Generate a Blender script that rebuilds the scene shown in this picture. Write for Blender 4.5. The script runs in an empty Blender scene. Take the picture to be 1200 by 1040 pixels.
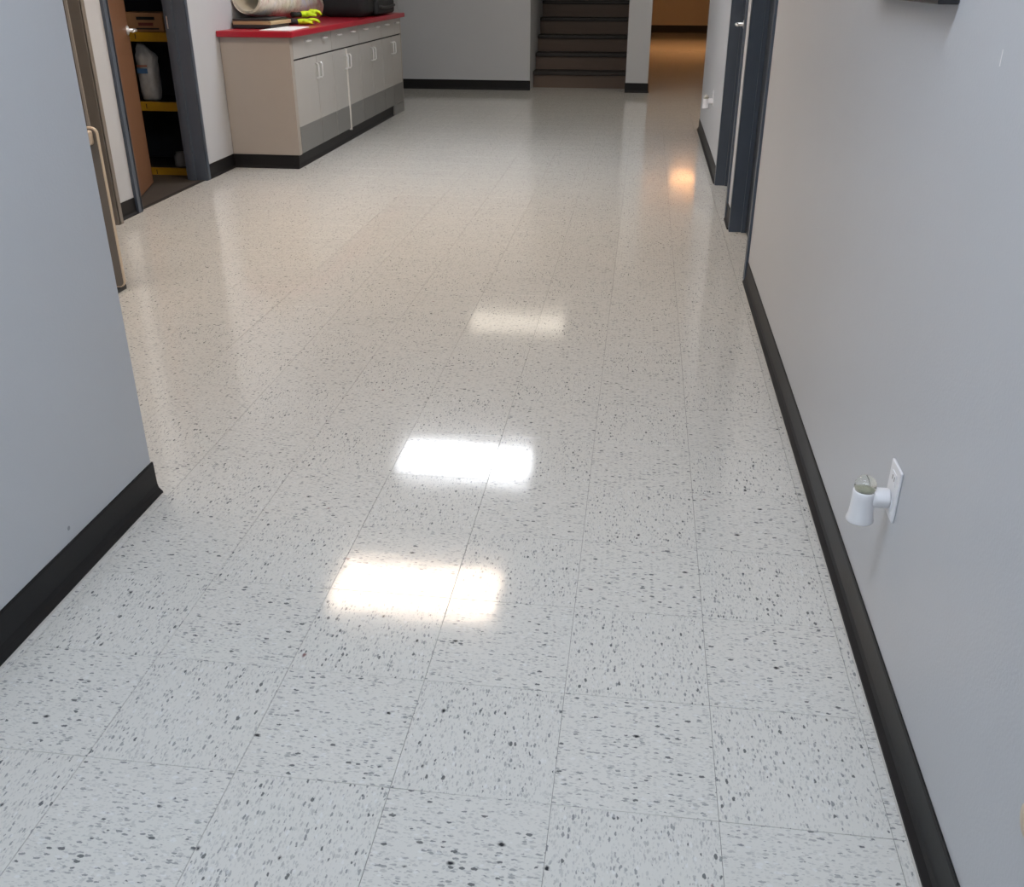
import bpy, bmesh, math, random
from mathutils import Vector, Matrix
random.seed(7)
scene = bpy.context.scene
C = scene.collection
pi = math.pi

# ------------------------------------------------------------ camera
CAM = Vector((-0.5196, -1.2716, 1.3788))
YAW, PITCH, ROLL, FPX = -0.12850, -0.46216, 0.00164, 1112.3
cd = bpy.data.cameras.new('camera')
cam = bpy.data.objects.new('camera', cd); C.objects.link(cam)
fw = Vector((math.sin(YAW) * math.cos(PITCH), math.cos(YAW) * math.cos(PITCH), math.sin(PITCH)))
rt = Vector((math.cos(YAW), -math.sin(YAW), 0)); up = rt.cross(fw)
r2 = rt * math.cos(ROLL) + up * math.sin(ROLL); u2 = up * math.cos(ROLL) - rt * math.sin(ROLL)
m = Matrix((r2, u2, -fw)).transposed().to_4x4(); m.translation = CAM
cam.matrix_world = m
cd.sensor_fit = 'HORIZONTAL'; cd.sensor_width = 36.0; cd.lens = 36.0 * FPX / 1200.0
cd.clip_start = 0.02; cd.clip_end = 100
scene.camera = cam

# ------------------------------------------------------------ world, exposure
w = bpy.data.worlds.new('world'); scene.world = w; w.use_nodes = True
w.node_tree.nodes['Background'].inputs[0].default_value = (0.7, 0.8, 1.0, 1)
w.node_tree.nodes['Background'].inputs[1].default_value = 0.05
vs = scene.view_settings
vs.view_transform = 'Standard'; vs.look = 'None'; vs.gamma = 1.0; vs.use_curve_mapping = False
vs.exposure = 0.98
# ceiling lamps: (x, y, turned, colour, radiance, label)
LAMPS = [(-0.80, 0.05, 0, (0.81, 0.89, 1.0), 7.0, 'added unseen cool white troffer above the narrow hallway, nearest the camera'),  # added overhead to set the foreground light level
         (-0.80, -2.60, 0, (0.81, 0.89, 1.0), 7.0, 'added unseen cool white troffer behind the camera'),  # added unseen, more cool fill for the foreground
         (-1.93, 4.28, 0, (1.0, 0.80, 0.63), 10.8, 'warm ceiling troffer, reflected as the nearest peach patch on the floor'),
         (-1.93, 6.30, 0, (0.92, 0.95, 1.0), 10.0, 'cool ceiling troffer, reflected as the white patch mid floor'),
         (-1.93, 10.15, 0, (1.0, 0.90, 0.76), 1.6, 'dim ceiling troffer, reflected as the faint far patch on the floor'),
         (-3.20, 1.90, 1, (1.0, 0.84, 0.71), 4.0, 'added unseen warm troffer in the alcove behind the foreground wall'),  # added where the wall hides it, warms the middle floor
         (0.97, 10.0, 1, (1.0, 0.92, 0.82), 4.0, 'added unseen troffer in the side passage beyond the right wall')]  # added out of sight to light the end wall and pier
HC = 2.65   # ceiling height

# ------------------------------------------------------------ materials
def srgb(r, g, b):
    f = lambda c: (c / 255.0) / 12.92 if c <= 10.3 else (((c / 255.0) + 0.055) / 1.055) ** 2.4
    return (f(r), f(g), f(b), 1)

class NT:
    def __init__(s, name):
        s.m = bpy.data.materials.new(name); s.m.use_nodes = True
        s.t = s.m.node_tree; s.b = s.t.nodes['Principled BSDF']
    def n(s, typ, **kw):
        x = s.t.nodes.new(typ)
        for k, v in kw.items(): setattr(x, k, v)
        return x
    def l(s, a, b): s.t.links.new(a, b)
    def math(s, op, a, b=None, clamp=False):
        x = s.n('ShaderNodeMath', operation=op); x.use_clamp = clamp
        for i, v in enumerate((a, b)):
            if v is None: continue
            if isinstance(v, (int, float)): x.inputs[i].default_value = v
            else: s.l(v, x.inputs[i])
        return x.outputs[0]
    def mix(s, f, a, b, blend='MIX'):
        x = s.n('ShaderNodeMix', data_type='RGBA', blend_type=blend)
        for i, v in ((0, f), (6, a), (7, b)):
            if isinstance(v, (int, float, tuple)): x.inputs[i].default_value = v
            else: s.l(v, x.inputs[i])
        return x.outputs[2]
    def noise(s, vec, scale, detail=2.0, rough=0.5):
        x = s.n('ShaderNodeTexNoise'); x.inputs['Scale'].default_value = scale
        x.inputs['Detail'].default_value = detail; x.inputs['Roughness'].default_value = rough
        if vec is not None: s.l(vec, x.inputs['Vector'])
        return x.outputs[0]
    def bump(s, h, strength, dist):
        x = s.n('ShaderNodeBump'); x.inputs['Strength'].default_value = strength
        x.inputs['Distance'].default_value = dist; s.l(h, x.inputs['Height'])
        s.l(x.outputs[0], s.b.inputs['Normal']); return x

def simple(name, col, rough=0.5, var=0.06, scale=12.0, bump=0.0, bscale=200.0, metal=0.0, spec=0.5, stretch=None, coat=0.0):
    k = NT(name); tc = k.n('ShaderNodeTexCoord'); v = tc.outputs['Object']
    if stretch:
        mp = k.n('ShaderNodeMapping'); mp.inputs['Scale'].default_value = stretch
        k.l(v, mp.inputs['Vector']); v = mp.outputs[0]
    n = k.noise(v, scale, 3.0)
    a = tuple(max(0, c * (1 - var)) for c in col[:3]) + (1,); b = tuple(min(1, c * (1 + var)) for c in col[:3]) + (1,)
    k.l(k.mix(n, a, b), k.b.inputs['Base Color'])
    k.b.inputs['Roughness'].default_value = rough; k.b.inputs['Metallic'].default_value = metal
    k.b.inputs['Specular IOR Level'].default_value = spec
    k.b.inputs['Coat Weight'].default_value = coat
    if bump: k.bump(k.noise(tc.outputs['Object'], bscale, 2.0), bump, 0.002)
    return k.m

def wall_mat(name, col):
    k = NT(name); g = k.n('ShaderNodeNewGeometry'); p = g.outputs['Position']
    n = k.noise(p, 1.3, 3.0); a = tuple(c * 0.97 for c in col[:3]) + (1,); b = tuple(c * 1.03 for c in col[:3]) + (1,)
    k.l(k.mix(n, a, b), k.b.inputs['Base Color'])
    k.b.inputs['Roughness'].default_value = 0.42
    k.b.inputs['Specular IOR Level'].default_value = 0.4
    hb = k.math('ADD', k.noise(p, 160, 2.0), k.math('MULTIPLY', k.noise(p, 14, 2.0), 1.2))
    k.bump(hb, 0.22, 0.0016)
    return k.m

def floor_mat():
    k = NT('vinyl_tile'); g = k.n('ShaderNodeNewGeometry'); p = g.outputs['Position']
    T = 0.3048
    sp = k.n('ShaderNodeSeparateXYZ'); k.l(p, sp.inputs[0]); x, y = sp.outputs[0], sp.outputs[1]
    ix = k.math('FLOOR', k.math('DIVIDE', x, T)); iy = k.math('FLOOR', k.math('DIVIDE', y, T))
    par = k.math('FLOORED_MODULO', k.math('ADD', ix, iy), 2.0)
    # per tile random offset
    cb = k.n('ShaderNodeCombineXYZ'); k.l(ix, cb.inputs[0]); k.l(iy, cb.inputs[1])
    wn = k.n('ShaderNodeTexWhiteNoise', noise_dimensions='2D'); k.l(cb.outputs[0], wn.inputs['Vector'])
    off = k.math('MULTIPLY', wn.outputs['Value'], 37.0)
    # along / across the chip direction of this tile
    def sel(a, b):
        q = k.n('ShaderNodeMix', data_type='FLOAT'); k.l(par, q.inputs[0]); k.l(a, q.inputs[2]); k.l(b, q.inputs[3]); return q.outputs[0]
    u, v = sel(x, y), sel(y, x)
    wob = k.noise(p, 140, 3.0, 0.6)
    v = k.math('ADD', v, k.math('MULTIPLY', k.math('SUBTRACT', wob, 0.5), 0.007))
    def layer(cell, stretch, thr, gate, seed):
        c = k.n('ShaderNodeCombineXYZ')
        k.l(k.math('ADD', k.math('DIVIDE', u, cell * stretch), off), c.inputs[0])
        k.l(k.math('ADD', k.math('DIVIDE', v, cell), seed), c.inputs[1])
        vo = k.n('ShaderNodeTexVoronoi', voronoi_dimensions='2D'); vo.inputs['Scale'].default_value = 1.0
        k.l(c.outputs[0], vo.inputs['Vector'])
        sc = k.n('ShaderNodeSeparateColor'); k.l(vo.outputs['Color'], sc.inputs[0])
        size = k.math('MULTIPLY', sc.outputs[1], thr)
        inside = k.math('MULTIPLY', k.math('SUBTRACT', size, vo.outputs['Distance']), 14.0, True)
        return k.math('MULTIPLY', inside, k.math('LESS_THAN', sc.outputs[0], gate)), sc.outputs[2]
    tone = k.noise(p, 2.2, 3.0)
    base = k.mix(tone, (0.62, 0.62, 0.59, 1), (0.67, 0.66, 0.62, 1))
    # tile to tile tone
    base = k.mix(k.math('MULTIPLY', wn.outputs['Value'], 0.5), base, (0.63, 0.63, 0.60, 1))
    l0, r0 = layer(0.0038, 2.6, 0.6, 0.8, 3.0)
    base = k.mix(k.math('MULTIPLY', l0, k.math('ADD', 0.15, k.math('MULTIPLY', r0, 0.4))), base, (0.36, 0.37, 0.375, 1))
    l1, r1 = layer(0.0052, 2.8, 0.55, 0.32, 11.0)
    base = k.mix(k.math('MULTIPLY', l1, k.math('ADD', 0.3, k.math('MULTIPLY', r1, 0.6))), base, (0.22, 0.23, 0.24, 1))
    l2, r2_ = layer(0.0105, 2.0, 0.36, 0.10, 23.0)
    base = k.mix(k.math('MULTIPLY', l2, 0.85), base, (0.085, 0.09, 0.10, 1))
    l3, r3 = layer(0.05, 1.6, 0.12, 0.10, 31.0)
    base = k.mix(l3, base, k.mix(k.math('GREATER_THAN', r3, 0.8), (0.03, 0.032, 0.038, 1), (0.23, 0.14, 0.14, 1)))
    l4, r4 = layer(0.007, 2.2, 0.5, 0.12, 47.0)
    base = k.mix(k.math('MULTIPLY', l4, 0.5), base, (0.72, 0.73, 0.73, 1))
    k.l(base, k.b.inputs['Base Color'])
    rr = k.n('ShaderNodeMapRange'); k.l(k.noise(p, 3.0, 3.0), rr.inputs[0])
    rr.inputs[3].default_value = 0.075; rr.inputs[4].default_value = 0.105
    k.l(rr.outputs[0], k.b.inputs['Roughness'])
    k.b.inputs['IOR'].default_value = 1.5
    hb = k.math('ADD', k.noise(p, 9.0, 2.0), k.math('MULTIPLY', k.noise(p, 40.0, 1.0), 0.05))
    k.bump(hb, 0.06, 0.006)
    return k.m

def map_mat():
    k = NT('printed_map'); tc = k.n('ShaderNodeTexCoord'); v = tc.outputs['Object']
    n1 = k.noise(v, 14, 4.0, 0.65); n2 = k.noise(v, 6, 2.0); n3 = k.noise(v, 40, 3.0, 0.7)
    c = k.mix(k.math('MULTIPLY', k.math('SUBTRACT', n1, 0.45), 5.0, True), srgb(226, 220, 208), srgb(196, 190, 170))
    c = k.mix(k.math('MULTIPLY', k.math('SUBTRACT', n2, 0.52), 6.0, True), c, srgb(190, 140, 138))
    c = k.mix(k.math('MULTIPLY', k.math('SUBTRACT', n3, 0.58), 7.0, True), c, srgb(140, 96, 90))
    c = k.mix(k.math('MULTIPLY', k.math('SUBTRACT', 0.42, n2), 8.0, True), c, srgb(214, 216, 222))
    k.l(c, k.b.inputs['Base Color']); k.b.inputs['Roughness'].default_value = 0.5
    return k.m

def wood_mat(name, a, b, stretch=(40, 40, 1.5), rough=0.45):
    k = NT(name); tc = k.n('ShaderNodeTexCoord'); mp = k.n('ShaderNodeMapping')
    mp.inputs['Scale'].default_value = stretch; k.l(tc.outputs['Object'], mp.inputs['Vector'])
    n = k.noise(mp.outputs[0], 1.0, 5.0, 0.6); k.l(k.mix(n, a, b), k.b.inputs['Base Color'])
    k.b.inputs['Roughness'].default_value = rough; return k.m

def emis(name, col, st):
    k = NT(name); tc = k.n('ShaderNodeTexCoord'); n = k.noise(tc.outputs['Object'], 60, 1.0)
    k.b.inputs['Base Color'].default_value = (0.8, 0.8, 0.8, 1); k.b.inputs['Roughness'].default_value = 0.4
    k.l(k.mix(n, tuple(c * 0.97 for c in col) + (1,), tuple(col) + (1,)), k.b.inputs['Emission Color'])
    k.b.inputs['Emission Strength'].default_value = st; return k.m

def clear_mat(name, tint):
    k = NT(name); tc = k.n('ShaderNodeTexCoord')
    k.l(k.mix(k.noise(tc.outputs['Object'], 90, 2.0), tint, (0.95, 0.95, 0.93, 1)), k.b.inputs['Base Color'])
    k.b.inputs['Transmission Weight'].default_value = 0.9; k.b.inputs['Roughness'].default_value = 0.05
    k.b.inputs['IOR'].default_value = 1.45; return k.m

M = {}
M['tile'] = floor_mat()
M['sub'] = simple('floor_adhesive', (0.20, 0.20, 0.19), 0.7, 0.2)
M['wall'] = wall_mat('grey_wall_paint', (0.53, 0.545, 0.57))
M['warmwall'] = wall_mat('tan_wall_paint', (0.50, 0.46, 0.40))
M['ceil'] = simple('ceiling_white', (0.86, 0.86, 0.85), 0.8, 0.03)
M['base'] = simple('black_vinyl_base', (0.011, 0.011, 0.012), 0.45, 0.25, 6.0, 0.08, 60, spec=0.25)
M['caulk'] = simple('wax_line', (0.5, 0.48, 0.44), 0.6, 0.15)
M['blue'] = simple('blue_steel_frame', (0.078, 0.099, 0.132), 0.35, 0.10, 5.0, 0.05, 90)
M['navy'] = simple('navy_steel_door', (0.028, 0.035, 0.046), 0.38, 0.12, 5.0)
M['taupe'] = simple('taupe_steel_frame', (0.20, 0.175, 0.15), 0.45, 0.06)
M['taupe_l'] = simple('pale_taupe_strip', (0.48, 0.44, 0.39), 0.5, 0.05)
M['brown'] = simple('dark_brown_door', (0.07, 0.045, 0.03), 0.5, 0.1)
M['doorwood'] = wood_mat('birch_door', srgb(112, 78, 55), srgb(130, 92, 66))
M['cab'] = simple('greige_laminate', (0.40, 0.36, 0.32), 0.42, 0.03, 8.0)
M['cabdoor'] = simple('grey_laminate_door', (0.45, 0.435, 0.41), 0.35, 0.03, 8.0)
M['kick'] = simple('brushed_kick_plate', (0.235, 0.235, 0.225), 0.38, 0.06, 6.0, metal=0.25, stretch=(1, 1, 30))
M['strip'] = simple('pale_edge_strip', (0.68, 0.66, 0.62), 0.45, 0.03)
M['red'] = simple('red_laminate', (0.40, 0.012, 0.028), 0.32, 0.06, 20.0)
M['chrome'] = simple('brushed_chrome', (0.80, 0.80, 0.80), 0.38, 0.03, metal=0.7)
M['dark'] = simple('dark_gap', (0.02, 0.018, 0.016), 0.7, 0.1)
M['tread'] = simple('dark_stair_tread', (0.022, 0.018, 0.016), 0.55, 0.2, 10)
M['riser'] = wood_mat('brown_stair_riser', (0.10, 0.070, 0.054, 1), (0.145, 0.102, 0.078, 1), (2, 30, 30), 0.6)
M['white'] = simple('white_plastic', (0.80, 0.80, 0.82), 0.35, 0.02)
M['cream'] = simple('cream_plastic', (0.66, 0.54, 0.41), 0.4, 0.04)
M['greypanel'] = simple('grey_brown_panel', (0.165, 0.145, 0.125), 0.5, 0.05)
M['yellow'] = simple('yellow_shelf_beam', (0.46, 0.25, 0.012), 0.5, 0.08)
M['card'] = simple('cardboard', (0.36, 0.19, 0.09), 0.8, 0.1)
M['cardprint'] = simple('cardboard_print', (0.16, 0.035, 0.03), 0.8, 0.1)
M['bag'] = simple('white_plastic_bag', (0.52, 0.51, 0.50), 0.4, 0.25, 25, 1.0, 35)
M['bagblue'] = simple('blue_bag_print', (0.09, 0.20, 0.40), 0.4, 0.15)
M['bagred'] = simple('red_bag_print', (0.50, 0.16, 0.10), 0.4, 0.15)
M['blackfab'] = simple('black_fabric', (0.014, 0.014, 0.015), 0.75, 0.3, 30, 0.5, 300)
M['blackplastic'] = simple('black_plastic', (0.016, 0.016, 0.017), 0.4, 0.2)
M['tan'] = simple('tan_board', (0.42, 0.31, 0.17), 0.6, 0.1)
M['paper'] = simple('white_paper', (0.82, 0.80, 0.80), 0.7, 0.02)
M['mapin'] = simple('cream_map_back', (0.68, 0.66, 0.57), 0.6, 0.04)
M['map'] = map_mat()
M['neon'] = simple('neon_yellow_knit', (0.62, 0.80, 0.02), 0.7, 0.15, 40, 0.5, 300)
M['clear'] = clear_mat('clear_lens', (0.95, 0.97, 0.9, 1))
M['oil'] = simple('pale_yellow_reflector', (0.42, 0.42, 0.30), 0.3, 0.3, 90)
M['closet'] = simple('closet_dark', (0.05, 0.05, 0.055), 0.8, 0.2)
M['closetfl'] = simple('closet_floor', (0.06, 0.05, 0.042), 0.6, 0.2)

# ------------------------------------------------------------ mesh helpers
def box(bm, x0, x1, y0, y1, z0, z1, bev=0.0, seg=1):
    r = bmesh.ops.create_cube(bm, size=1.0)
    vs_ = r['verts']
    for v in vs_:
        v.co.x = x0 + (v.co.x + 0.5) * (x1 - x0); v.co.y = y0 + (v.co.y + 0.5) * (y1 - y0); v.co.z = z0 + (v.co.z + 0.5) * (z1 - z0)
    if bev:
        es = list({e for v in vs_ for e in v.link_edges})
        bmesh.ops.bevel(bm, geom=es, offset=bev, segments=seg, profile=0.5, affect='EDGES')

def prism(bm, prof, a, b, axis):
    """extrude the closed 2D profile along axis ('x' or 'y') from a to b; profile = (across, z)"""
    n = len(prof); ra = []; rb = []
    for (p, z) in prof:
        ra.append(bm.verts.new((p, a, z) if axis == 'y' else (a, p, z)))
        rb.append(bm.verts.new((p, b, z) if axis == 'y' else (b, p, z)))
    for i in range(n):
        j = (i + 1) % n; bm.faces.new((ra[i], ra[j], rb[j], rb[i]))
    bm.faces.new(ra[::-1]); bm.faces.new(rb)
    bmesh.ops.recalc_face_normals(bm, faces=bm.faces)

def tube(bm, pts, rad, seg=10, cap=True):
    pts = [Vector(p) for p in pts]; n = len(pts)
    rads = rad if isinstance(rad, (list, tuple)) else [rad] * n
    t0 = (pts[1] - pts[0]).normalized(); ref = Vector((0, 0, 1)) if abs(t0.z) < 0.9 else Vector((1, 0, 0))
    nrm = t0.cross(ref).normalized(); rings = []
    for i, p in enumerate(pts):
        t = (pts[min(i + 1, n - 1)] - pts[max(i - 1, 0)]).normalized()
        nrm = (nrm - t * nrm.dot(t)).normalized(); bn = t.cross(nrm)
        rings.append([bm.verts.new(p + (nrm * math.cos(2 * pi * k / seg) + bn * math.sin(2 * pi * k / seg)) * rads[i]) for k in range(seg)])
    for a, b in zip(rings, rings[1:]):
        for k in range(seg): bm.faces.new((a[k], a[(k + 1) % seg], b[(k + 1) % seg], b[k]))
    if cap: bm.faces.new(rings[0][::-1]); bm.faces.new(rings[-1])

def lathe(bm, prof, seg=24, mat=Matrix()):
    rings = []
    for r, z in prof:
        rings.append([bm.verts.new(mat @ Vector((r * math.cos(2 * pi * k / seg), r * math.sin(2 * pi * k / seg), z))) for k in range(seg)])
    for a, b in zip(rings, rings[1:]):
        for k in range(seg): bm.faces.new((a[k], a[(k + 1) % seg], b[(k + 1) % seg], b[k]))
    bm.faces.new(rings[0][::-1]); bm.faces.new(rings[-1])

def obj(name, bm, mat, parent=None, smooth=False, loc=None):
    me = bpy.data.meshes.new(name)
    bmesh.ops.recalc_face_normals(bm, faces=bm.faces)
    bm.to_mesh(me); bm.free()
    if smooth:
        for p in me.polygons: p.use_smooth = True
    me.materials.append(M[mat] if isinstance(mat, str) else mat)
    o = bpy.data.objects.new(name, me); C.objects.link(o)
    if parent: o.parent = parent
    if loc: o.location = loc
    return o

def bobj(name, boxes, mat, parent=None, bev=0.0, seg=1, loc=None):
    bm = bmesh.new()
    for b in boxes: box(bm, *b, bev=bev, seg=seg)
    return obj(name, bm, mat, parent, loc=loc)

def tag(o, label=None, cat=None, group=None, kind=None):
    if label: o['label'] = label
    if cat: o['category'] = cat
    if group: o['group'] = group
    if kind: o['kind'] = kind
    return o

def struct(o, label, cat='wall'): return tag(o, label, cat, None, 'structure')

def thing(name, label, cat, loc=(0, 0, 0), rz=0.0, group=None, kind=None):
    o = bpy.data.objects.new(name, None); C.objects.link(o); o.empty_display_size = 0.1
    o.location = loc; o.rotation_euler = (0, 0, rz); tag(o, label, cat, group, kind); return o

def copy_tree(o, parent=None):
    c = o.copy(); C.objects.link(c); c.parent = parent
    for ch in [x for x in list(bpy.data.objects) if x.parent is o]: copy_tree(ch, c)
    return c

# ------------------------------------------------------------ room layout (metres; x right, y away, z up; tile grid origin at 0,0)
XR, XL, XF = 0.045, -3.655, -1.872      # right wall, left wall, foreground left wall
YF = 1.012                               # end of the foreground wall
YB = 11.635                              # back wall
T = 0.3048

# floor: substrate with individual tiles
sub = bmesh.new()
for b in ((-1.9, 0.2, -4.9, 12.0), (-3.7, -1.9, 0.95, 12.0), (0.2, 1.35, 8.45, 12.0), (-0.5, 1.35, 12.0, 25.1)):
    box(sub, *b, -0.05, -0.0032)
floor = struct(obj('floor', sub, 'sub'), 'pale speckled vinyl tile floor of the hallway', 'floor')
REG = [(-1.8288, 0.14, -4.9, 12.1), (-3.70, -1.8288, 0.9144, 12.1), (-1.9, -1.8288, -4.9, 0.9144), (-0.5, 1.3, 12.1, 25.05), (0.14, 1.3, 8.45, 12.1)]
cells = {}
for (x0, x1, y0, y1) in REG:
    for i in range(math.floor(x0 / T + 1e-6), math.ceil(x1 / T - 1e-6)):
        for j in range(math.floor(y0 / T + 1e-6), math.ceil(y1 / T - 1e-6)):
            a0, a1 = max(x0, i * T), min(x1, (i + 1) * T); b0, b1 = max(y0, j * T), min(y1, (j + 1) * T)
            if a1 - a0 > 0.004 and b1 - b0 > 0.004: cells.setdefault((i, j), []).append((a0, a1, b0, b1))
GAP = 0.0004
def tile_bm(bm, x0, x1, y0, y1, z=0.0):
    """tile with a fine eased top edge"""
    e = 0.0004; vs_ = []
    for d, zz in ((0, -0.003), (0, z - e), (e, z)):
        vs_.append([bm.verts.new((x, y, zz)) for x, y in ((x0 + GAP + d, y0 + GAP + d), (x1 - GAP - d, y0 + GAP + d), (x1 - GAP - d, y1 - GAP - d), (x0 + GAP + d, y1 - GAP - d))])
    for a, b in zip(vs_, vs_[1:]):
        for q in range(4): bm.faces.new((a[q], a[(q + 1) % 4], b[(q + 1) % 4], b[q]))
    bm.faces.new(vs_[-1])
def in_view(x, y):
    d = Vector((x, y, 0)) - CAM; zf = d.dot(fw)
    if zf < 0.1: return False
    px = 600 + FPX * d.dot(r2) / zf; py = 520 - FPX * d.dot(u2) / zf
    if not (-60 < px < 1240 and -20 < py < 1130): return False
    if x < XF:                                     # behind the foreground wall?
        t = (XF - CAM.x) / (x - CAM.x)
        if CAM.y + t * (y - CAM.y) < YF: return False
    return True
flat = [(k, p) for k, ps in cells.items() for p in ps]
flat.sort(key=lambda kp: (not in_view((kp[1][0] + kp[1][1]) / 2, (kp[1][2] + kp[1][3]) / 2), (Vector(((kp[1][0] + kp[1][1]) / 2, (kp[1][2] + kp[1][3]) / 2, 0)) - CAM).length))
bm = bmesh.new(); tile_bm(bm, -T / 2, T / 2, -T / 2, T / 2)
full = bpy.data.meshes.new('floor_tile'); bmesh.ops.recalc_face_normals(bm, faces=bm.faces); bm.to_mesh(full); bm.free(); full.materials.append(M['tile'])
for n, (k, (x0, x1, y0, y1)) in enumerate(flat[:300]):
    cx, cy = (x0 + x1) / 2, (y0 + y1) / 2
    if x1 - x0 > T - 1e-4 and y1 - y0 > T - 1e-4: me = full
    else:
        bm = bmesh.new(); tile_bm(bm, x0 - cx, x1 - cx, y0 - cy, y1 - cy); me = bpy.data.meshes.new('floor_tile')
        bmesh.ops.recalc_face_normals(bm, faces=bm.faces); bm.to_mesh(me); bm.free(); me.materials.append(M['tile'])
    o = bpy.data.objects.new('floor_tile', me); C.objects.link(o); o.parent = floor
    o.location = (cx, cy, 0); o.rotation_euler = (random.gauss(0, 0.0004), random.gauss(0, 0.0004), 0)
bm = bmesh.new()
for k, r in flat[300:]: tile_bm(bm, *r)
tag(obj('far_floor_tiles', bm, 'tile', floor), kind='stuff')

# right wall with two door openings
DA = (3.46, 4.43); DB = (4.80, 5.80); ZD = 2.10; YR = 8.52
wr = bobj('wall_right', [(XR, XR + 0.16, -4.9, DA[0], 0, HC), (XR, XR + 0.16, DA[1], DB[0], 0, HC), (XR, XR + 0.16, DB[1], YR, 0, HC),
                         (XR, XR + 0.16, DA[0], DA[1], ZD, HC), (XR, XR + 0.16, DB[0], DB[1], ZD, HC)], 'wall')
struct(wr, 'light grey painted wall along the right side of the hallway')
bobj('paint_chip', [(XR - 0.0006, XR + 0.001, 0.4435, 0.4465, 1.243, 1.268)], 'paper', wr)
wl = bobj('wall_foreground', [(XL, XF, YF - 0.15, YF, 0, HC), (XF - 0.12, XF, -4.9, YF - 0.15, 0, HC)], 'wall')
struct(wl, 'pale grey-blue painted wall filling the left foreground')
bm = bmesh.new(); bmesh.ops.create_uvsphere(bm, u_segments=10, v_segments=6, radius=0.006)
for v in bm.verts: v.co.x *= 0.15
obj('scuff_mark', bm, simple('scuff_grey', (0.30, 0.31, 0.33), 0.7), wl, True, (XF, 0.59, 0.135))
# left wall with the taupe doorway and the closet doorway
TD = (3.15, 4.10); CDR = (4.455, 5.465)
lw = bobj('wall_left', [(XL - 0.13, XL, YF - 0.15, TD[0], 0, HC), (XL - 0.13, XL, TD[1], CDR[0], 0, HC), (XL - 0.13, XL, CDR[1], YB, 0, HC),
                        (XL - 0.13, XL, TD[0], TD[1], ZD, HC), (XL - 0.13, XL, CDR[0], CDR[1], ZD, HC)], 'wall')
struct(lw, 'pale wall on the left behind the cabinets and around the closet door')
XS0, XS1, XC = -1.965, -0.742, -0.462
struct(bobj('wall_back', [(XL - 0.13, XS0, YB, YB + 0.14, 0, HC), (XS0 - 0.12, XS0, YB + 0.14, 16.0, 0, 4.6), (XS0, XS1, 15.86, 16.0, 0, 4.6)], 'wall'), 'grey end wall left of the staircase with its stairwell side')
struct(bobj('wall_pier', [(XS1, XC, YB - 0.07, 25.0, 0, HC), (XS1, XS1 + 0.1, YB - 0.07, 16.0, HC, 4.6)], 'wall'), 'narrow grey wall end between the staircase and the orange corridor')
struct(bobj('wall_corridor_end', [(XC, 1.42, 24.9, 25.04, 0, HC)], 'warmwall'), 'far end wall of the orange-lit corridor')
struct(bobj('wall_corridor_right', [(1.3, 1.42, YR, 24.9, 0, HC), (XR + 0.16, 1.42, YR - 0.14, YR, 0, HC)], 'warmwall'), 'right hand wall of the orange-lit corridor')
struct(bobj('wall_behind', [(XF - 0.12, XR + 0.16, -5.04, -4.9, 0, HC)], 'wall'), 'wall behind the camera closing the hallway')
cl = bobj('ceiling', [(XL - 0.13, XR + 0.16, -5.04, YB + 0.3, HC, HC + 0.1), (XC, 1.42, YB + 0.3, 25.04, HC, HC + 0.1), (XR + 0.16, 1.42, YR - 0.14, YB + 0.3, HC, HC + 0.1),
                      (XS0 - 0.12, XS1 + 0.1, YB + 0.3, 16.0, 4.6, 4.7), (XS0 - 0.12, XS1 + 0.1, YB + 0.2, YB + 0.3, HC + 0.1, 4.6)], 'ceil')
struct(cl, 'white ceiling above the hallway', 'ceiling')

# baseboards: coved black vinyl
def cove(name, a, b, axis, wall, sgn, label, h=0.10):
    pr = [(0, h), (sgn * 0.0035, h), (sgn * 0.005, h - 0.006), (sgn * 0.006, 0.030), (sgn * 0.009, 0.016), (sgn * 0.019, 0.005), (sgn * 0.020, 0.0), (0, 0.0)]
    bm = bmesh.new(); prism(bm, [(wall + p, z) for p, z in pr], a, b, axis)
    return struct(obj(name, bm, 'base'), label, 'baseboard')
bb = cove('baseboard_right', -4.9, DA[0] - 0.052, 'y', XR, -1, 'long black vinyl baseboard along the right wall')
cove('baseboard_between_doors', DA[1] + 0.052, DB[0] - 0.052, 'y', XR, -1, 'short black baseboard between the two right hand doors')
cove('baseboard_right_far', DB[1] + 0.052, YR, 'y', XR, -1, 'black baseboard on the right wall beyond the doors')
bl = cove('baseboard_foreground', -4.9, YF + 0.006, 'y', XF, 1, 'black vinyl baseboard on the left foreground wall')
bobj('wax_line', [(XF + 0.020, XF + 0.026, -4.9, YF, 0, 0.0008)], 'caulk', bl)
bobj('wax_line', [(XR - 0.0235, XR - 0.0195, -4.9, DA[0] - 0.06, 0, 0.0008)], 'caulk', bb)
cove('baseboard_left', TD[1] + 0.052, CDR[0] - 0.052, 'y', XL, 1, 'short black baseboard between taupe and blue door frames')
cove('baseboard_left_cabinet', CDR[1] + 0.052, 6.01, 'y', XL, 1, 'black baseboard between blue door frame and cabinets')
cove('baseboard_left_far', 9.55, YB, 'y', XL, 1, 'black baseboard on the left wall beyond the cabinets')
cove('baseboard_back', XL, XS0 + 0.006, 'x', YB, -1, 'black baseboard along the grey end wall', 0.118)
cove('baseboard_pier', XS1 - 0.006, XC + 0.006, 'x', YB - 0.07, -1, 'black baseboard on the narrow wall end beside the stairs', 0.115)
cove('baseboard_corridor', XC, 1.3, 'x', 24.9, -1, 'black baseboard at the far end of the orange corridor', 0.17)
cove('baseboard_corridor_right', YR, 24.88, 'y', 1.3, -1, 'black baseboard along the corridor right wall')
cove('baseboard_corridor_left', YB - 0.05, 24.88, 'y', XC, 1, 'black baseboard along the corridor left wall')

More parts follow.
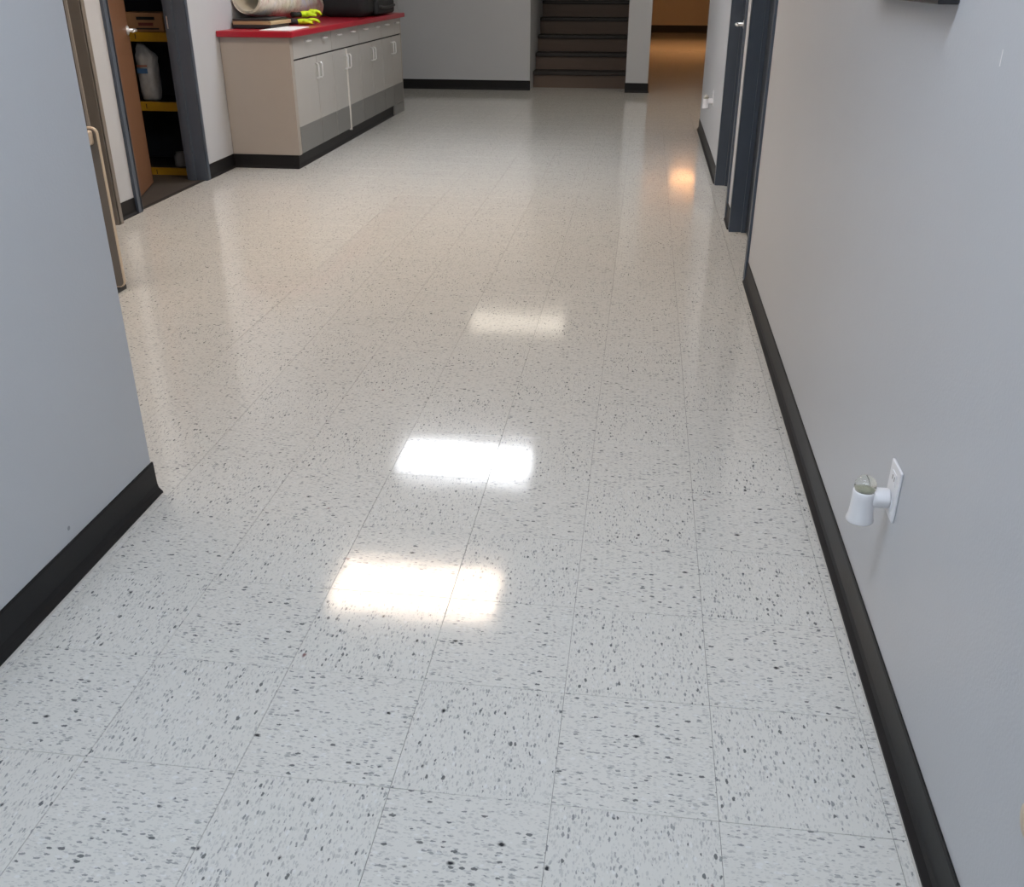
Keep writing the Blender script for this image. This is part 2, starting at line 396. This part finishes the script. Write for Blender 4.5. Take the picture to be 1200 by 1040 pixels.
# staircase
st = thing('staircase', 'dark brown staircase rising behind the end wall', 'staircase', (0, 0, 0), kind='structure')
RUN, RISE, Y0 = 0.28, 0.2035, 12.0
for k in range(12):
    y = Y0 + k * RUN; z = k * RISE
    bobj('riser', [(XS0 + 0.004, XS1 - 0.004, y, y + 0.02, z, z + RISE - 0.046)], 'riser', st)
    bm = bmesh.new(); box(bm, XS0 + 0.004, XS1 - 0.004, y - 0.028, y + RUN + 0.02, z + RISE - 0.046, z + RISE, bev=0.008, seg=2)  # dark tread; its deep front edge also stands for the nosing's shadow
    obj('tread', bm, 'tread', st)

# ------------------------------------------------------------ doors
def frame_boxes(y0, y1, face, depth, sgn, proud=0.012, wd=0.05, zd=ZD):
    """hollow metal frame: face boards, jambs with stop; sgn = direction from the wall surface into the hall"""
    f0, f1 = sorted((face, face + sgn * proud)); d0, d1 = sorted((face + sgn * proud, face - sgn * depth))
    s0, s1 = sorted((face - sgn * depth * 0.48, face - sgn * depth * 0.78))
    bx = []
    bx += [(f0, f1, y0 - wd, y0, 0, zd + wd), (f0, f1, y1, y1 + wd, 0, zd + wd), (f0, f1, y0, y1, zd, zd + wd)]
    bx += [(d0, d1, y0 - 0.012, y0 + 0.006, 0, zd), (d0, d1, y1 - 0.006, y1 + 0.012, 0, zd), (d0, d1, y0, y1, zd - 0.01, zd + 0.01)]
    stop = [(s0, s1, y0 + 0.006, y0 + 0.022, 0, zd - 0.01), (s0, s1, y1 - 0.022, y1 - 0.006, 0, zd - 0.01), (s0, s1, y0, y1, zd - 0.028, zd - 0.01)]
    return bx, stop

def lever(parent, side, y, z, x, sgn, ydir):
    """rose, spindle and lever on a door face at x; sgn points off the face"""
    bm = bmesh.new(); rot = Matrix.Translation((x, y, z)) @ Matrix.Rotation(sgn * pi / 2, 4, 'Y')
    lathe(bm, [(0.030, 0), (0.030, 0.006), (0.024, 0.012), (0.011, 0.014), (0.011, 0.05)], 20, rot)
    h = obj('lever_handle', bm, 'chrome', parent, True)
    bm = bmesh.new(); tube(bm, [(x + sgn * 0.045, y, z), (x + sgn * 0.058, y + ydir * 0.012, z), (x + sgn * 0.060, y + ydir * 0.06, z + 0.001), (x + sgn * 0.056, y + ydir * 0.115, z - 0.003)], [0.010, 0.010, 0.009, 0.007], 10)
    obj('lever', bm, 'chrome', h, True); return h

def hall_door(name, y0, y1, label, hinge_near):
    d = thing(name, label, 'door', (0, 0, 0), kind='structure')
    bx, stp = frame_boxes(y0, y1, XR, 0.12, -1)
    f = bobj('frame', bx, 'blue', d); bobj('stop', stp, 'blue', f)
    leaf = bobj('leaf', [(XR + 0.080, XR + 0.122, y0 + 0.010, y1 - 0.010, 0.012, ZD - 0.014)], 'navy', d, 0.002)
    yh = y1 - 0.09 if hinge_near else y0 + 0.09
    lever(leaf, 0, yh, 1.065, XR + 0.080, -1, -1 if hinge_near else 1)
    ye = y0 + 0.010 if hinge_near else y1 - 0.010
    for z in (0.22, 1.05, 1.85):
        bm = bmesh.new(); tube(bm, [(XR + 0.074, ye, z - 0.05), (XR + 0.074, ye, z + 0.05)], 0.007, 8); obj('hinge', bm, 'chrome', leaf, True)
    return d
hall_door('door_1', DA[0], DA[1], 'navy blue door in a blue steel frame nearest on the right wall', False)
hall_door('door_2', DB[0], DB[1], 'farther navy blue door with lever handle on the right wall', True)

# closet door, ajar into the dark closet
d3 = thing('door_3', 'brown wooden closet door ajar in a blue steel frame on the left wall', 'door', (0, 0, 0), kind='structure')
bx, stp = frame_boxes(CDR[0], CDR[1], XL, 0.135, 1, 0.02)
f = bobj('frame', bx, 'blue', d3); bobj('stop', stp, 'blue', f)
bobj('strike_plate', [(-3.775, -3.735, CDR[1] - 0.008, CDR[1] - 0.005, 1.02, 1.10)], 'chrome', f)
bobj('threshold', [(XL - 0.035, XL - 0.004, CDR[0] + 0.007, CDR[1] - 0.007, 0, 0.004)], 'dark', d3)
leaf = bobj('leaf', [(-0.045, 0, 0, 0.855, 0.012, ZD - 0.02)], 'doorwood', d3, 0.002, loc=(-3.722, CDR[0] + 0.02, 0))
leaf.rotation_euler = (0, 0, 0.297)
lever(leaf, 0, 0.795, 1.02, 0.0, 1, -1)
bobj('latch_plate', [(-0.034, -0.011, 0.854, 0.857, 0.97, 1.07)], 'chrome', leaf)
# closet room behind it
cx0, cx1, cy0, cy1 = -5.3, XL - 0.13, 4.2, 6.35
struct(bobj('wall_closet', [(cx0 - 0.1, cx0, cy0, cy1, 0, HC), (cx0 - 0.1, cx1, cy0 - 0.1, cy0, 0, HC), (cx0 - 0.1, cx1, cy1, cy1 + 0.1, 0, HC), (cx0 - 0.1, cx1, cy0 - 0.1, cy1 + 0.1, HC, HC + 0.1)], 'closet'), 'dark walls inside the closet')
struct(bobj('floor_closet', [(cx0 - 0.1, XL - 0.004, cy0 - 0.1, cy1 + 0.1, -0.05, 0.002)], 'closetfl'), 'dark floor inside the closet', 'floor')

# taupe doorway
d4 = thing('door_4', 'taupe steel door frame with dark brown door behind the foreground wall', 'door', (0, 0, 0), kind='structure')
bx, stp = frame_boxes(TD[0], TD[1], XL, 0.135, 1, 0.05)
f = bobj('frame', bx, 'taupe', d4); bobj('stop', stp, 'taupe', f)
bobj('pale_strip', [(XL - 0.030, XL - 0.016, TD[1] - 0.016, TD[1] - 0.005, 0, ZD - 0.012)], 'taupe_l', f)  # pale strip standing proud of the far jamb
lf = bobj('leaf', [(XL - 0.125, XL - 0.085, TD[0] + 0.01, TD[1] - 0.01, 0.012, ZD - 0.015)], 'brown', d4, 0.002)
lever(lf, 0, TD[0] + 0.09, 1.0, XL - 0.085, 1, 1)

# ------------------------------------------------------------ ceiling lamps
for (x, y, turned, col, rad, lab) in LAMPS:
    t = thing('ceiling_light', lab, 'ceiling light', (x, y, HC), turned * pi / 2, 'ceiling troffers')
    bobj('frame', [(-0.61, 0.61, -0.305, -0.285, -0.02, 0), (-0.61, 0.61, 0.285, 0.305, -0.02, 0), (-0.61, -0.59, -0.285, 0.285, -0.02, 0), (0.59, 0.61, -0.285, 0.285, -0.02, 0)], 'white', t)
    bobj('diffuser', [(-0.59, 0.59, -0.285, 0.285, -0.012, -0.004)], emis('lit_diffuser', col, rad), t)
def dome(x, y, st, lab):
    t = thing('dome_light', lab, 'ceiling light', (x, y, HC), group='corridor dome lights')
    bm = bmesh.new(); lathe(bm, [(0.30, 0), (0.30, -0.02), (0.28, -0.03), (0.02, -0.03)], 28); obj('base_ring', bm, 'chrome', t, True)
    bm = bmesh.new(); lathe(bm, [(0.27, -0.03), (0.265, -0.06), (0.22, -0.10), (0.12, -0.125), (0.01, -0.13)], 28); obj('glass_dome', bm, emis('warm_glass', (1.0, 0.46, 0.17), st), t, True)
dome(0.42, 19.8, 3.4, 'dim orange dome light in the corridor, reflected on the floor')
dome(0.99, 19.0, 38.0, 'added unseen orange dome light brightening the corridor, beside its right wall')  # added hidden lamp, lifts the orange light on the corridor walls

# ------------------------------------------------------------ base cabinets with red worktop
YC = [6.03, 7.03, 7.87, 8.69, 9.48]; XCF = -3.115
CL = ['greige base cabinet at the near end, beside the closet door', 'second base cabinet from the closet, with a pale upright strip',
      'third base cabinet from the closet, below the black bag', 'last base cabinet in the row, nearest the end wall']
def pull(parent, x, y, z, ln, vertical):
    bm = bmesh.new(); h = ln / 2; o = 0.032
    a = [(0, -h, 0), (o * 0.7, -h, 0), (o, -h + 0.012, 0), (o, h - 0.012, 0), (o * 0.7, h, 0), (0, h, 0)]
    if vertical: a = [(p, 0, q) for p, q, _ in a]
    tube(bm, [(x + p[0], y + p[1], z + p[2]) for p in a], 0.0068, 8)
    return obj('handle', bm, 'chrome', parent, True)
for u in range(4):
    y0, y1 = YC[u], YC[u + 1]
    t = thing('base_cabinet', CL[u], 'cabinet', (0, 0, 0), group='base cabinets under the red worktop')
    bx = [(XL + 0.004, XCF - 0.02, y0, y1 - 0.002, 0.10, 0.938)]
    obj_ = bobj('body', bx, 'cab', t)
    s0 = y0 + (0.035 if u == 0 else 0.0)
    if u == 0: bobj('end_panel', [(XL + 0.004, XCF, y0 - 0.02, y0 + 0.0, 0.10, 0.938)], 'cab', t, 0.0015); bobj('corner_stile', [(XCF - 0.018, XCF + 0.001, y0, y0 + 0.03, 0.10, 0.938)], 'cab', t)
    if u == 3: bobj('end_panel', [(XL + 0.004, XCF + 0.001, y1, y1 + 0.02, 0.0, 0.938)], 'cab', t)
    bobj('shade_backing', [(XCF - 0.0195, XCF - 0.012, s0, y1 - 0.002, 0.10, 0.938)], 'dark', t)  # dark sheet painting the shade in the gaps between fronts
    dr = bobj('drawer', [(XCF - 0.012, XCF, s0 + 0.006, y1 - 0.006, 0.783, 0.936)], 'cabdoor', t, 0.0015)
    ym = (y0 + y1) / 2
    if u == 0: ym = 6.60
    if u == 1: ym = 7.425
    for q in (-0.21, 0.21): pull(dr, XCF - 0.002, ym + q, 0.895, 0.075, False)
    for (a, b, hy) in ((s0 + 0.006, ym - 0.005, ym - 0.045), (ym + 0.005, y1 - 0.006, ym + 0.045)):
        if u == 1: a, b = (a, b - 0.008) if hy < ym else (a + 0.008, b)
        d = bobj('door', [(XCF - 0.012, XCF, a, b, 0.104, 0.770)], 'cabdoor', t, 0.0015)
        bobj('kick_plate', [(XCF - 0.001, XCF + 0.0025, a + 0.001, b - 0.001, 0.105, 0.300)], 'kick', d)
        pull(d, XCF - 0.002, hy, 0.665, 0.11, True)
    if u == 1: bobj('filler_strip', [(XCF - 0.012, XCF + 0.010, ym - 0.009, ym + 0.009, 0.09, 0.772)], 'strip', t)
    if u == 3: bobj('floor_panel', [(XCF - 0.016, XCF + 0.001, 9.065, y1, 0.0, 0.10)], 'kick', t)
    bobj('plinth', [(XL + 0.004, XCF - 0.03, y0 - (0.018 if u == 0 else 0), y1 - 0.002, 0.0, 0.10)], 'dark', t)
cove('baseboard_cabinet', 6.010, 9.06, 'y', XCF - 0.026, 1, 'black vinyl base along the foot of the cabinet fronts')
cove('baseboard_cabinet_end', XL + 0.01, XCF - 0.008, 'x', 6.011, -1, 'black vinyl base across the near cabinet end')
bm = bmesh.new(); box(bm, XL + 0.002, -3.072, 5.965, 9.53, 0.940, 0.982, bev=0.006, seg=2)
tag(obj('worktop', bm, 'red'), 'red laminate worktop running along the row of base cabinets', 'worktop')
ZT = 0.982

# things on the worktop
bm = bmesh.new(); box(bm, -0.15, 0.15, -0.20, 0.20, 0, 0.028, bev=0.006, seg=2)
o = tag(obj('document_tray', bm, 'blackplastic', None, False, (-3.480, 6.45, ZT)), 'black plastic tray at the bottom of the pile by the wall', 'tray'); o.rotation_euler.z = -0.03
bm = bmesh.new(); box(bm, -0.155, 0.155, -0.20, 0.20, 0, 0.026, bev=0.003)
o = tag(obj('tan_box', bm, 'tan', None, False, (-3.474, 6.455, ZT + 0.028)), 'flat tan box between the black tray and the black binder', 'box'); o.rotation_euler.z = -0.05
bm = bmesh.new(); box(bm, -0.15, 0.14, -0.20, 0.19, 0, 0.018, bev=0.006, seg=2)
o = tag(obj('binder', bm, 'blackplastic', None, False, (-3.482, 6.455, ZT + 0.054)), 'black binder on the tan box, under the rolled map', 'binder'); o.rotation_euler.z = -0.02
# rolled map: spiral sheet
rm = thing('rolled_map', 'large rolled paper map lying on the worktop with open end', 'map')
A = Vector((-3.532, 6.32, ZT + 0.096 + 0.118)); B = Vector((-3.490, 7.72, ZT + 0.002 + 0.118))
ax = (B - A).normalized(); sx = ax.cross(Vector((0, 0, 1))).normalized(); sz = sx.cross(ax)
def spiral(r0, r1, th0, th1, n, lo, hi):
    bm = bmesh.new(); rows = []
    for i in range(n + 1):
        f_ = i / n; th = th0 + (th1 - th0) * f_; r = r0 + (r1 - r0) * f_
        d = sx * math.cos(th) + sz * math.sin(th)
        rows.append([bm.verts.new(A + ax * s + d * (r + e)) for s in (lo, hi) for e in (0, 0.0025)])
    for a, b in zip(rows, rows[1:]):
        for (p, q) in ((0, 2), (2, 3), (3, 1), (1, 0)): bm.faces.new((a[p], a[q], b[q], b[p]))
    bm.faces.new((rows[0][0], rows[0][1], rows[0][3], rows[0][2])); bm.faces.new((rows[-1][0], rows[-1][1], rows[-1][3], rows[-1][2]))
    return bm
LN = (B - A).length
obj('inner_sheet', spiral(0.090, 0.106, 0.6, 0.6 + 4.6 * pi, 150, 0.012, LN - 0.01), 'mapin', rm, True)
obj('printed_outer_sheet', spiral(0.1085, 0.115, 1.2, 1.2 + 2.3 * pi, 90, 0.0, LN), 'map', rm, True)
# black duffel bag
db = thing('duffel_bag', 'black fabric bag at the far end of the red worktop', 'bag', (-3.36, 8.80, ZT))
bm = bmesh.new(); box(bm, -0.235, 0.235, -0.56, 0.56, 0, 0.34, bev=0.09, seg=4)
bmesh.ops.subdivide_edges(bm, edges=[e for e in bm.edges if e.calc_length() > 0.15], cuts=6, use_grid_fill=True)
for v in bm.verts:
    s = 1 + 0.03 * math.sin(9 * v.co.y + 5 * v.co.z) + 0.02 * math.sin(21 * v.co.y + 3); v.co.x *= s
    if v.co.z > 0.2: v.co.z -= 0.03 * (1 + math.sin(6 * v.co.y))
obj('body', bm, 'blackfab', db, True)
bm = bmesh.new(); box(bm, 0.215, 0.275, -0.30, 0.36, 0.015, 0.15, bev=0.028, seg=3); obj('front_pocket', bm, 'blackfab', db, True)
bm = bmesh.new(); tube(bm, [(0.275, -0.26 + 0.06 * i, 0.085 - 0.012 * math.sin(i / 10 * pi)) for i in range(11)], 0.014, 10); obj('grab_handle', bm, 'blackplastic', db, True)
bm = bmesh.new(); tube(bm, [(0.0, -0.4, 0.27), (0.12, -0.3, 0.36), (0.14, 0, 0.39), (0.12, 0.3, 0.36), (0, 0.4, 0.27)], 0.012, 8); obj('carry_strap', bm, 'blackfab', db, True)
# sheets of paper
bm = bmesh.new()
vs_ = [bm.verts.new(p) for p in ((-3.352, 6.05, ZT + 0.0005), (-3.10, 6.00, ZT + 0.0005), (-3.135, 6.55, ZT + 0.0005), (-3.335, 6.60, ZT + 0.0005))]
ft = bm.faces.new(vs_); r = bmesh.ops.extrude_face_region(bm, geom=[ft])
for v in [g for g in r['geom'] if isinstance(g, bmesh.types.BMVert)]: v.co.z += 0.004
tag(obj('paper_sheet', bm, 'paper'), 'white paper sheets at the near corner of the red worktop', 'paper')
# work gloves
def glove(loc, rz, tilt, label):
    g = thing('work_glove', label, 'glove', loc, rz, 'neon work gloves on the worktop')
    bm = bmesh.new(); bmesh.ops.create_uvsphere(bm, u_segments=16, v_segments=10, radius=1)
    for v in bm.verts: v.co = Vector((v.co.x * 0.052, v.co.y * 0.065, 0.026 + v.co.z * 0.024))
    obj('palm', bm, 'neon', g, True)
    for i, (dx, ln) in enumerate(((-0.036, 0.062), (-0.012, 0.075), (0.013, 0.072), (0.036, 0.055))):
        bm = bmesh.new(); tube(bm, [(dx, 0.045, 0.03), (dx * 1.15, 0.075, 0.036 + tilt), (dx * 1.25, 0.075 + ln * 0.5, 0.032 + tilt * 0.7), (dx * 1.3, 0.07 + ln * 0.9, 0.017)], [0.013, 0.0135, 0.012, 0.008], 10)
        obj('finger', bm, 'neon', g, True)
    bm = bmesh.new(); tube(bm, [(0.04, -0.01, 0.024), (0.066, 0.015, 0.026), (0.074, 0.045, 0.02), (0.072, 0.06, 0.014)], [0.015, 0.0145, 0.012, 0.008], 10); obj('thumb', bm, 'neon', g, True)
    bm = bmesh.new(); tube(bm, [(0, -0.05, 0.025), (0, -0.075, 0.024), (0, -0.12, 0.024)], [0.033, 0.030, 0.036], 14)
    for v in bm.verts: v.co.z = 0.001 + max(0, (v.co.z + 0.012)) * 0.62
    obj('cuff', bm, 'blackfab', g, True)
    return g
glove((-3.29, 6.88, ZT), -1.0, 0.004, 'neon yellow work glove lying flat on the red worktop')
g2 = glove((-3.30, 6.98, ZT + 0.052), -0.75, 0.012, 'neon yellow work glove heaped on top of the other glove')

# ------------------------------------------------------------ low panel behind the foreground wall
pn = thing('low_panel', 'low grey panel with rounded cream edging standing behind the foreground wall', 'panel', (-3.21, 2.86, 0))
def rrect(x0, x1, z0, z1, r, n=5):
    pts = []
    for (cx, cz, a0) in ((x1 - r, z1 - r, 0), (x0 + r, z1 - r, 1), (x0 + r, z0 + r, 2), (x1 - r, z0 + r, 3)):
        for i in range(n + 1):
            a = (a0 + i / n) * pi / 2; pts.append((cx + r * math.cos(a), cz + r * math.sin(a)))
    return pts
bm = bmesh.new(); prism(bm, rrect(-0.2895, 0.2895, 0.0255, 0.7495, 0.025), -0.0125, 0.0015, 'x')
for v in bm.verts: v.co = Vector((v.co.y, v.co.x, v.co.z))
obj('grey_board', bm, 'greypanel', pn)
bm = bmesh.new(); op = rrect(-0.294, 0.294, 0.020, 0.756, 0.030); ip = rrect(-0.289, 0.289, 0.026, 0.749, 0.025); n = len(op)
R = [[bm.verts.new((p[0], y, p[1])) for p in pr_] for pr_, y in ((op, -0.013), (op, 0.002), (ip, 0.002), (ip, -0.013))]
for a, b in zip(R, R[1:] + R[:1]):
    for i in range(n): bm.faces.new((a[i], a[(i + 1) % n], b[(i + 1) % n], b[i]))
obj('cream_edging', bm, 'cream', pn)
bm = bmesh.new(); box(bm, -0.27, 0.278, -0.060, -0.012, 0.680, 0.744, bev=0.012, seg=3); obj('top_rail', bm, 'cream', pn, True)
for s in (-0.25, 0.25): bobj('foot', [(s - 0.02, s + 0.02, -0.045, 0.04, 0.0, 0.021)], 'blackplastic', pn)

# ------------------------------------------------------------ closet shelving and contents
su = thing('shelving_unit', 'yellow-edged storage shelving inside the dark closet', 'shelf', (0, 0, 0))
SX0, SX1, SY0, SY1 = -4.75, -3.83, 5.62, 6.10
for z in (0.052, 0.520, 0.988):
    bobj('beam', [(SX0, SX1, SY0, SY0 + 0.03, z - 0.062, z)], 'yellow', su, 0.003)
    bobj('rear_beam', [(SX0, SX1, SY1 - 0.03, SY1, z - 0.062, z)], 'blackplastic', su, 0.003)
    bobj('deck', [(SX0 + 0.01, SX1 - 0.01, SY0 + 0.03, SY1 - 0.03, z - 0.02, z - 0.004)], 'dark', su)
    for sx_ in (-4.09 - 0.015, -4.5): bobj('slot', [(sx_, sx_ + 0.006, SY0 - 0.0012, SY0, z - 0.045, z - 0.012)], 'dark', su)
for x in (SX0 - 0.03, SX1):
    for y in (SY0, SY1 - 0.03): bobj('upright', [(x, x + 0.03, y, y + 0.03, 0, 1.9)], 'blackplastic', su)
cb = thing('cardboard_box', 'brown cardboard box on the upper closet shelf', 'box', (-4.03, 5.78, 0.988))
bobj('carton', [(-0.20, 0.135, -0.13, 0.13, 0, 0.125)], 'card', cb, 0.003)
bobj('printed_band', [(-0.06, 0.075, -0.1312, -0.130, 0.078, 0.098), (-0.07, 0.10, -0.1312, -0.130, 0.016, 0.026)], 'blackplastic', cb)
bobj('red_print', [(-0.05, 0.06, -0.1312, -0.130, 0.040, 0.060)], 'cardprint', cb)
# plastic sack
sk = thing('plastic_sack', 'crumpled white plastic sack with blue print on the middle closet shelf', 'sack', (-4.105, 5.74, 0.520))
bm = bmesh.new(); rings = []
NS = 24
from mathutils import noise as mnoise
prof = [(0.0, 0.050, 0.045), (0.012, 0.060, 0.062), (0.06, 0.064, 0.072), (0.12, 0.066, 0.076), (0.18, 0.065, 0.074), (0.22, 0.066, 0.070), (0.26, 0.070, 0.062),
        (0.29, 0.074, 0.050), (0.315, 0.068, 0.040), (0.34, 0.052, 0.030), (0.365, 0.036, 0.020), (0.385, 0.022, 0.012)]
NS = 36
for z, a, b in prof:
    ring = []
    for i in range(NS):
        th = 2 * pi * i / NS; amp = 0.05 + (0.22 if z > 0.23 else 0.06) * (z > 0.0)
        wob = 1 + amp * mnoise.noise(Vector((3.1 * math.cos(th), 3.1 * math.sin(th), z * 26)))
        xs = math.copysign(abs(math.cos(th)) ** 0.7, math.cos(th)); ys = math.copysign(abs(math.sin(th)) ** 0.7, math.sin(th))
        ring.append(bm.verts.new((a * xs * wob - 0.35 * max(0, z - 0.28), b * ys * wob, z + (0.02 * mnoise.noise(Vector((2 * math.cos(th), 2 * math.sin(th), 9))) if z > 0.25 else 0))))
    rings.append(ring)
for a, b in zip(rings, rings[1:]):
    for i in range(NS): bm.faces.new((a[i], a[(i + 1) % NS], b[(i + 1) % NS], b[i]))
bm.faces.new(rings[0][::-1]); bm.faces.new(rings[-1])
obj('sack_body', bm, 'bag', sk, True)
def patch(name, x0, x1, z0, z1, mat):
    bm = bmesh.new(); n = 6; prev = None
    for i in range(n + 1):
        x = x0 + (x1 - x0) * i / n; q = -(0.0775 - 0.012 * (x / 0.06) ** 2)
        cur = [bm.verts.new((x, q, z)) for z in (z0, z1)]
        if prev: bm.faces.new((prev[0], cur[0], cur[1], prev[1]))
        prev = cur
    r = bmesh.ops.extrude_face_region(bm, geom=list(bm.faces))
    for v in [g for g in r['geom'] if isinstance(g, bmesh.types.BMVert)]: v.co.y -= 0.002
    obj(name, bm, mat, sk)
patch('blue_label', -0.052, 0.030, 0.190, 0.224, 'bagblue'); patch('red_label', -0.05, 0.032, 0.236, 0.246, 'bagred')
bm = bmesh.new(); lathe(bm, [(0.04, 0), (0.045, 0.01), (0.045, 0.075), (0.03, 0.09), (0.03, 0.105), (0.005, 0.106)], 18)
tag(obj('plastic_jar', bm, simple('grey_jar', (0.20, 0.20, 0.20), 0.5), None, True, (-3.95, 5.72, 0.052)), 'small grey plastic jar on the lowest closet shelf', 'jar')

# ------------------------------------------------------------ outlets with plug-in fresheners
def outlet(y, z, label, lab2):
    t = thing('wall_outlet', label, 'outlet', (XR, y, z), group='white wall outlets')
    bm = bmesh.new(); box(bm, -0.006, 0, -0.037, 0.037, -0.058, 0.058, bev=0.0025, seg=2); p = obj('cover_plate', bm, 'white', t)
    for s in (-0.028, 0.028):
        rc = bobj('receptacle', [(-0.0075, -0.0055, -0.016, 0.016, s - 0.014, s + 0.014)], 'white', t, 0.0008)
        bobj('slot', [(-0.0078, -0.0070, -0.008, -0.0055, s - 0.004, s + 0.006), (-0.0078, -0.0070, 0.0055, 0.008, s - 0.004, s + 0.006)], 'dark', rc)
    a = thing('plug_in_freshener', lab2, 'air freshener', (XR - 0.0075, y + 0.006, z - 0.022), group='plug-in air fresheners')
    bm = bmesh.new(); lathe(bm, [(0.020, 0), (0.0215, 0.004), (0.0215, 0.026), (0.019, 0.034)], 24, Matrix.Rotation(-pi / 2, 4, 'Y')); obj('plug_barrel', bm, 'white', a, True)
    bm = bmesh.new(); lathe(bm, [(0.0275, -0.056), (0.0285, -0.053), (0.0255, -0.042), (0.0238, -0.026), (0.0232, 0.0), (0.0232, 0.014), (0.0215, 0.016)], 28, Matrix.Translation((-0.050, 0, 0))); obj('body', bm, 'white', a, True)
    bm = bmesh.new(); lathe(bm, [(0.0205, 0.0162), (0.0225, 0.024), (0.0215, 0.034), (0.0165, 0.043), (0.009, 0.048), (0.002, 0.049)], 24, Matrix.Translation((-0.050, 0, 0))); ln = obj('clear_lens', bm, 'clear', a, True)
    bm = bmesh.new(); lathe(bm, [(0.014, 0.0168), (0.014, 0.020), (0.010, 0.023), (0.003, 0.026)], 16, Matrix.Translation((-0.050, 0, 0))); obj('reflector', bm, 'oil', ln, True)
outlet(0.527, 0.419, 'white outlet plate on the right wall nearest the camera', 'white plug-in freshener with clear lens on the near right wall')
outlet(6.9, 0.47, 'white outlet plate far along the right wall beyond the doors', 'small white plug-in freshener far along the right wall')
bm = bmesh.new(); lathe(bm, [(0.030, 0), (0.030, 0.008), (0.026, 0.014), (0.012, 0.016), (0.004, 0.014)], 24, Matrix.Rotation(-pi / 2, 4, 'Y'))
tag(obj('wall_bumper', bm, 'cream', None, True, (XR, -0.312, 0.392)), 'cream round wall bumper low on the right wall at the picture edge', 'wall bumper')

# framed board at the top of the right wall
fb = thing('notice_board', 'dark framed board high on the right wall, cut by the picture top', 'notice board', (XR, 1.05, 1.325))
bobj('bottom_rail', [(-0.038, 0, -0.322, 0.322, 0, 0.03)], 'blackplastic', fb, 0.002)
bobj('top_rail', [(-0.038, 0, -0.322, 0.322, 0.47, 0.50)], 'blackplastic', fb, 0.002)
for s in (-0.322, 0.292): bobj('side_rail', [(-0.038, 0, s, s + 0.03, 0.03, 0.47)], 'blackplastic', fb, 0.002)
bobj('board', [(-0.014, 0, -0.292, 0.292, 0.03, 0.47)], 'dark', fb)
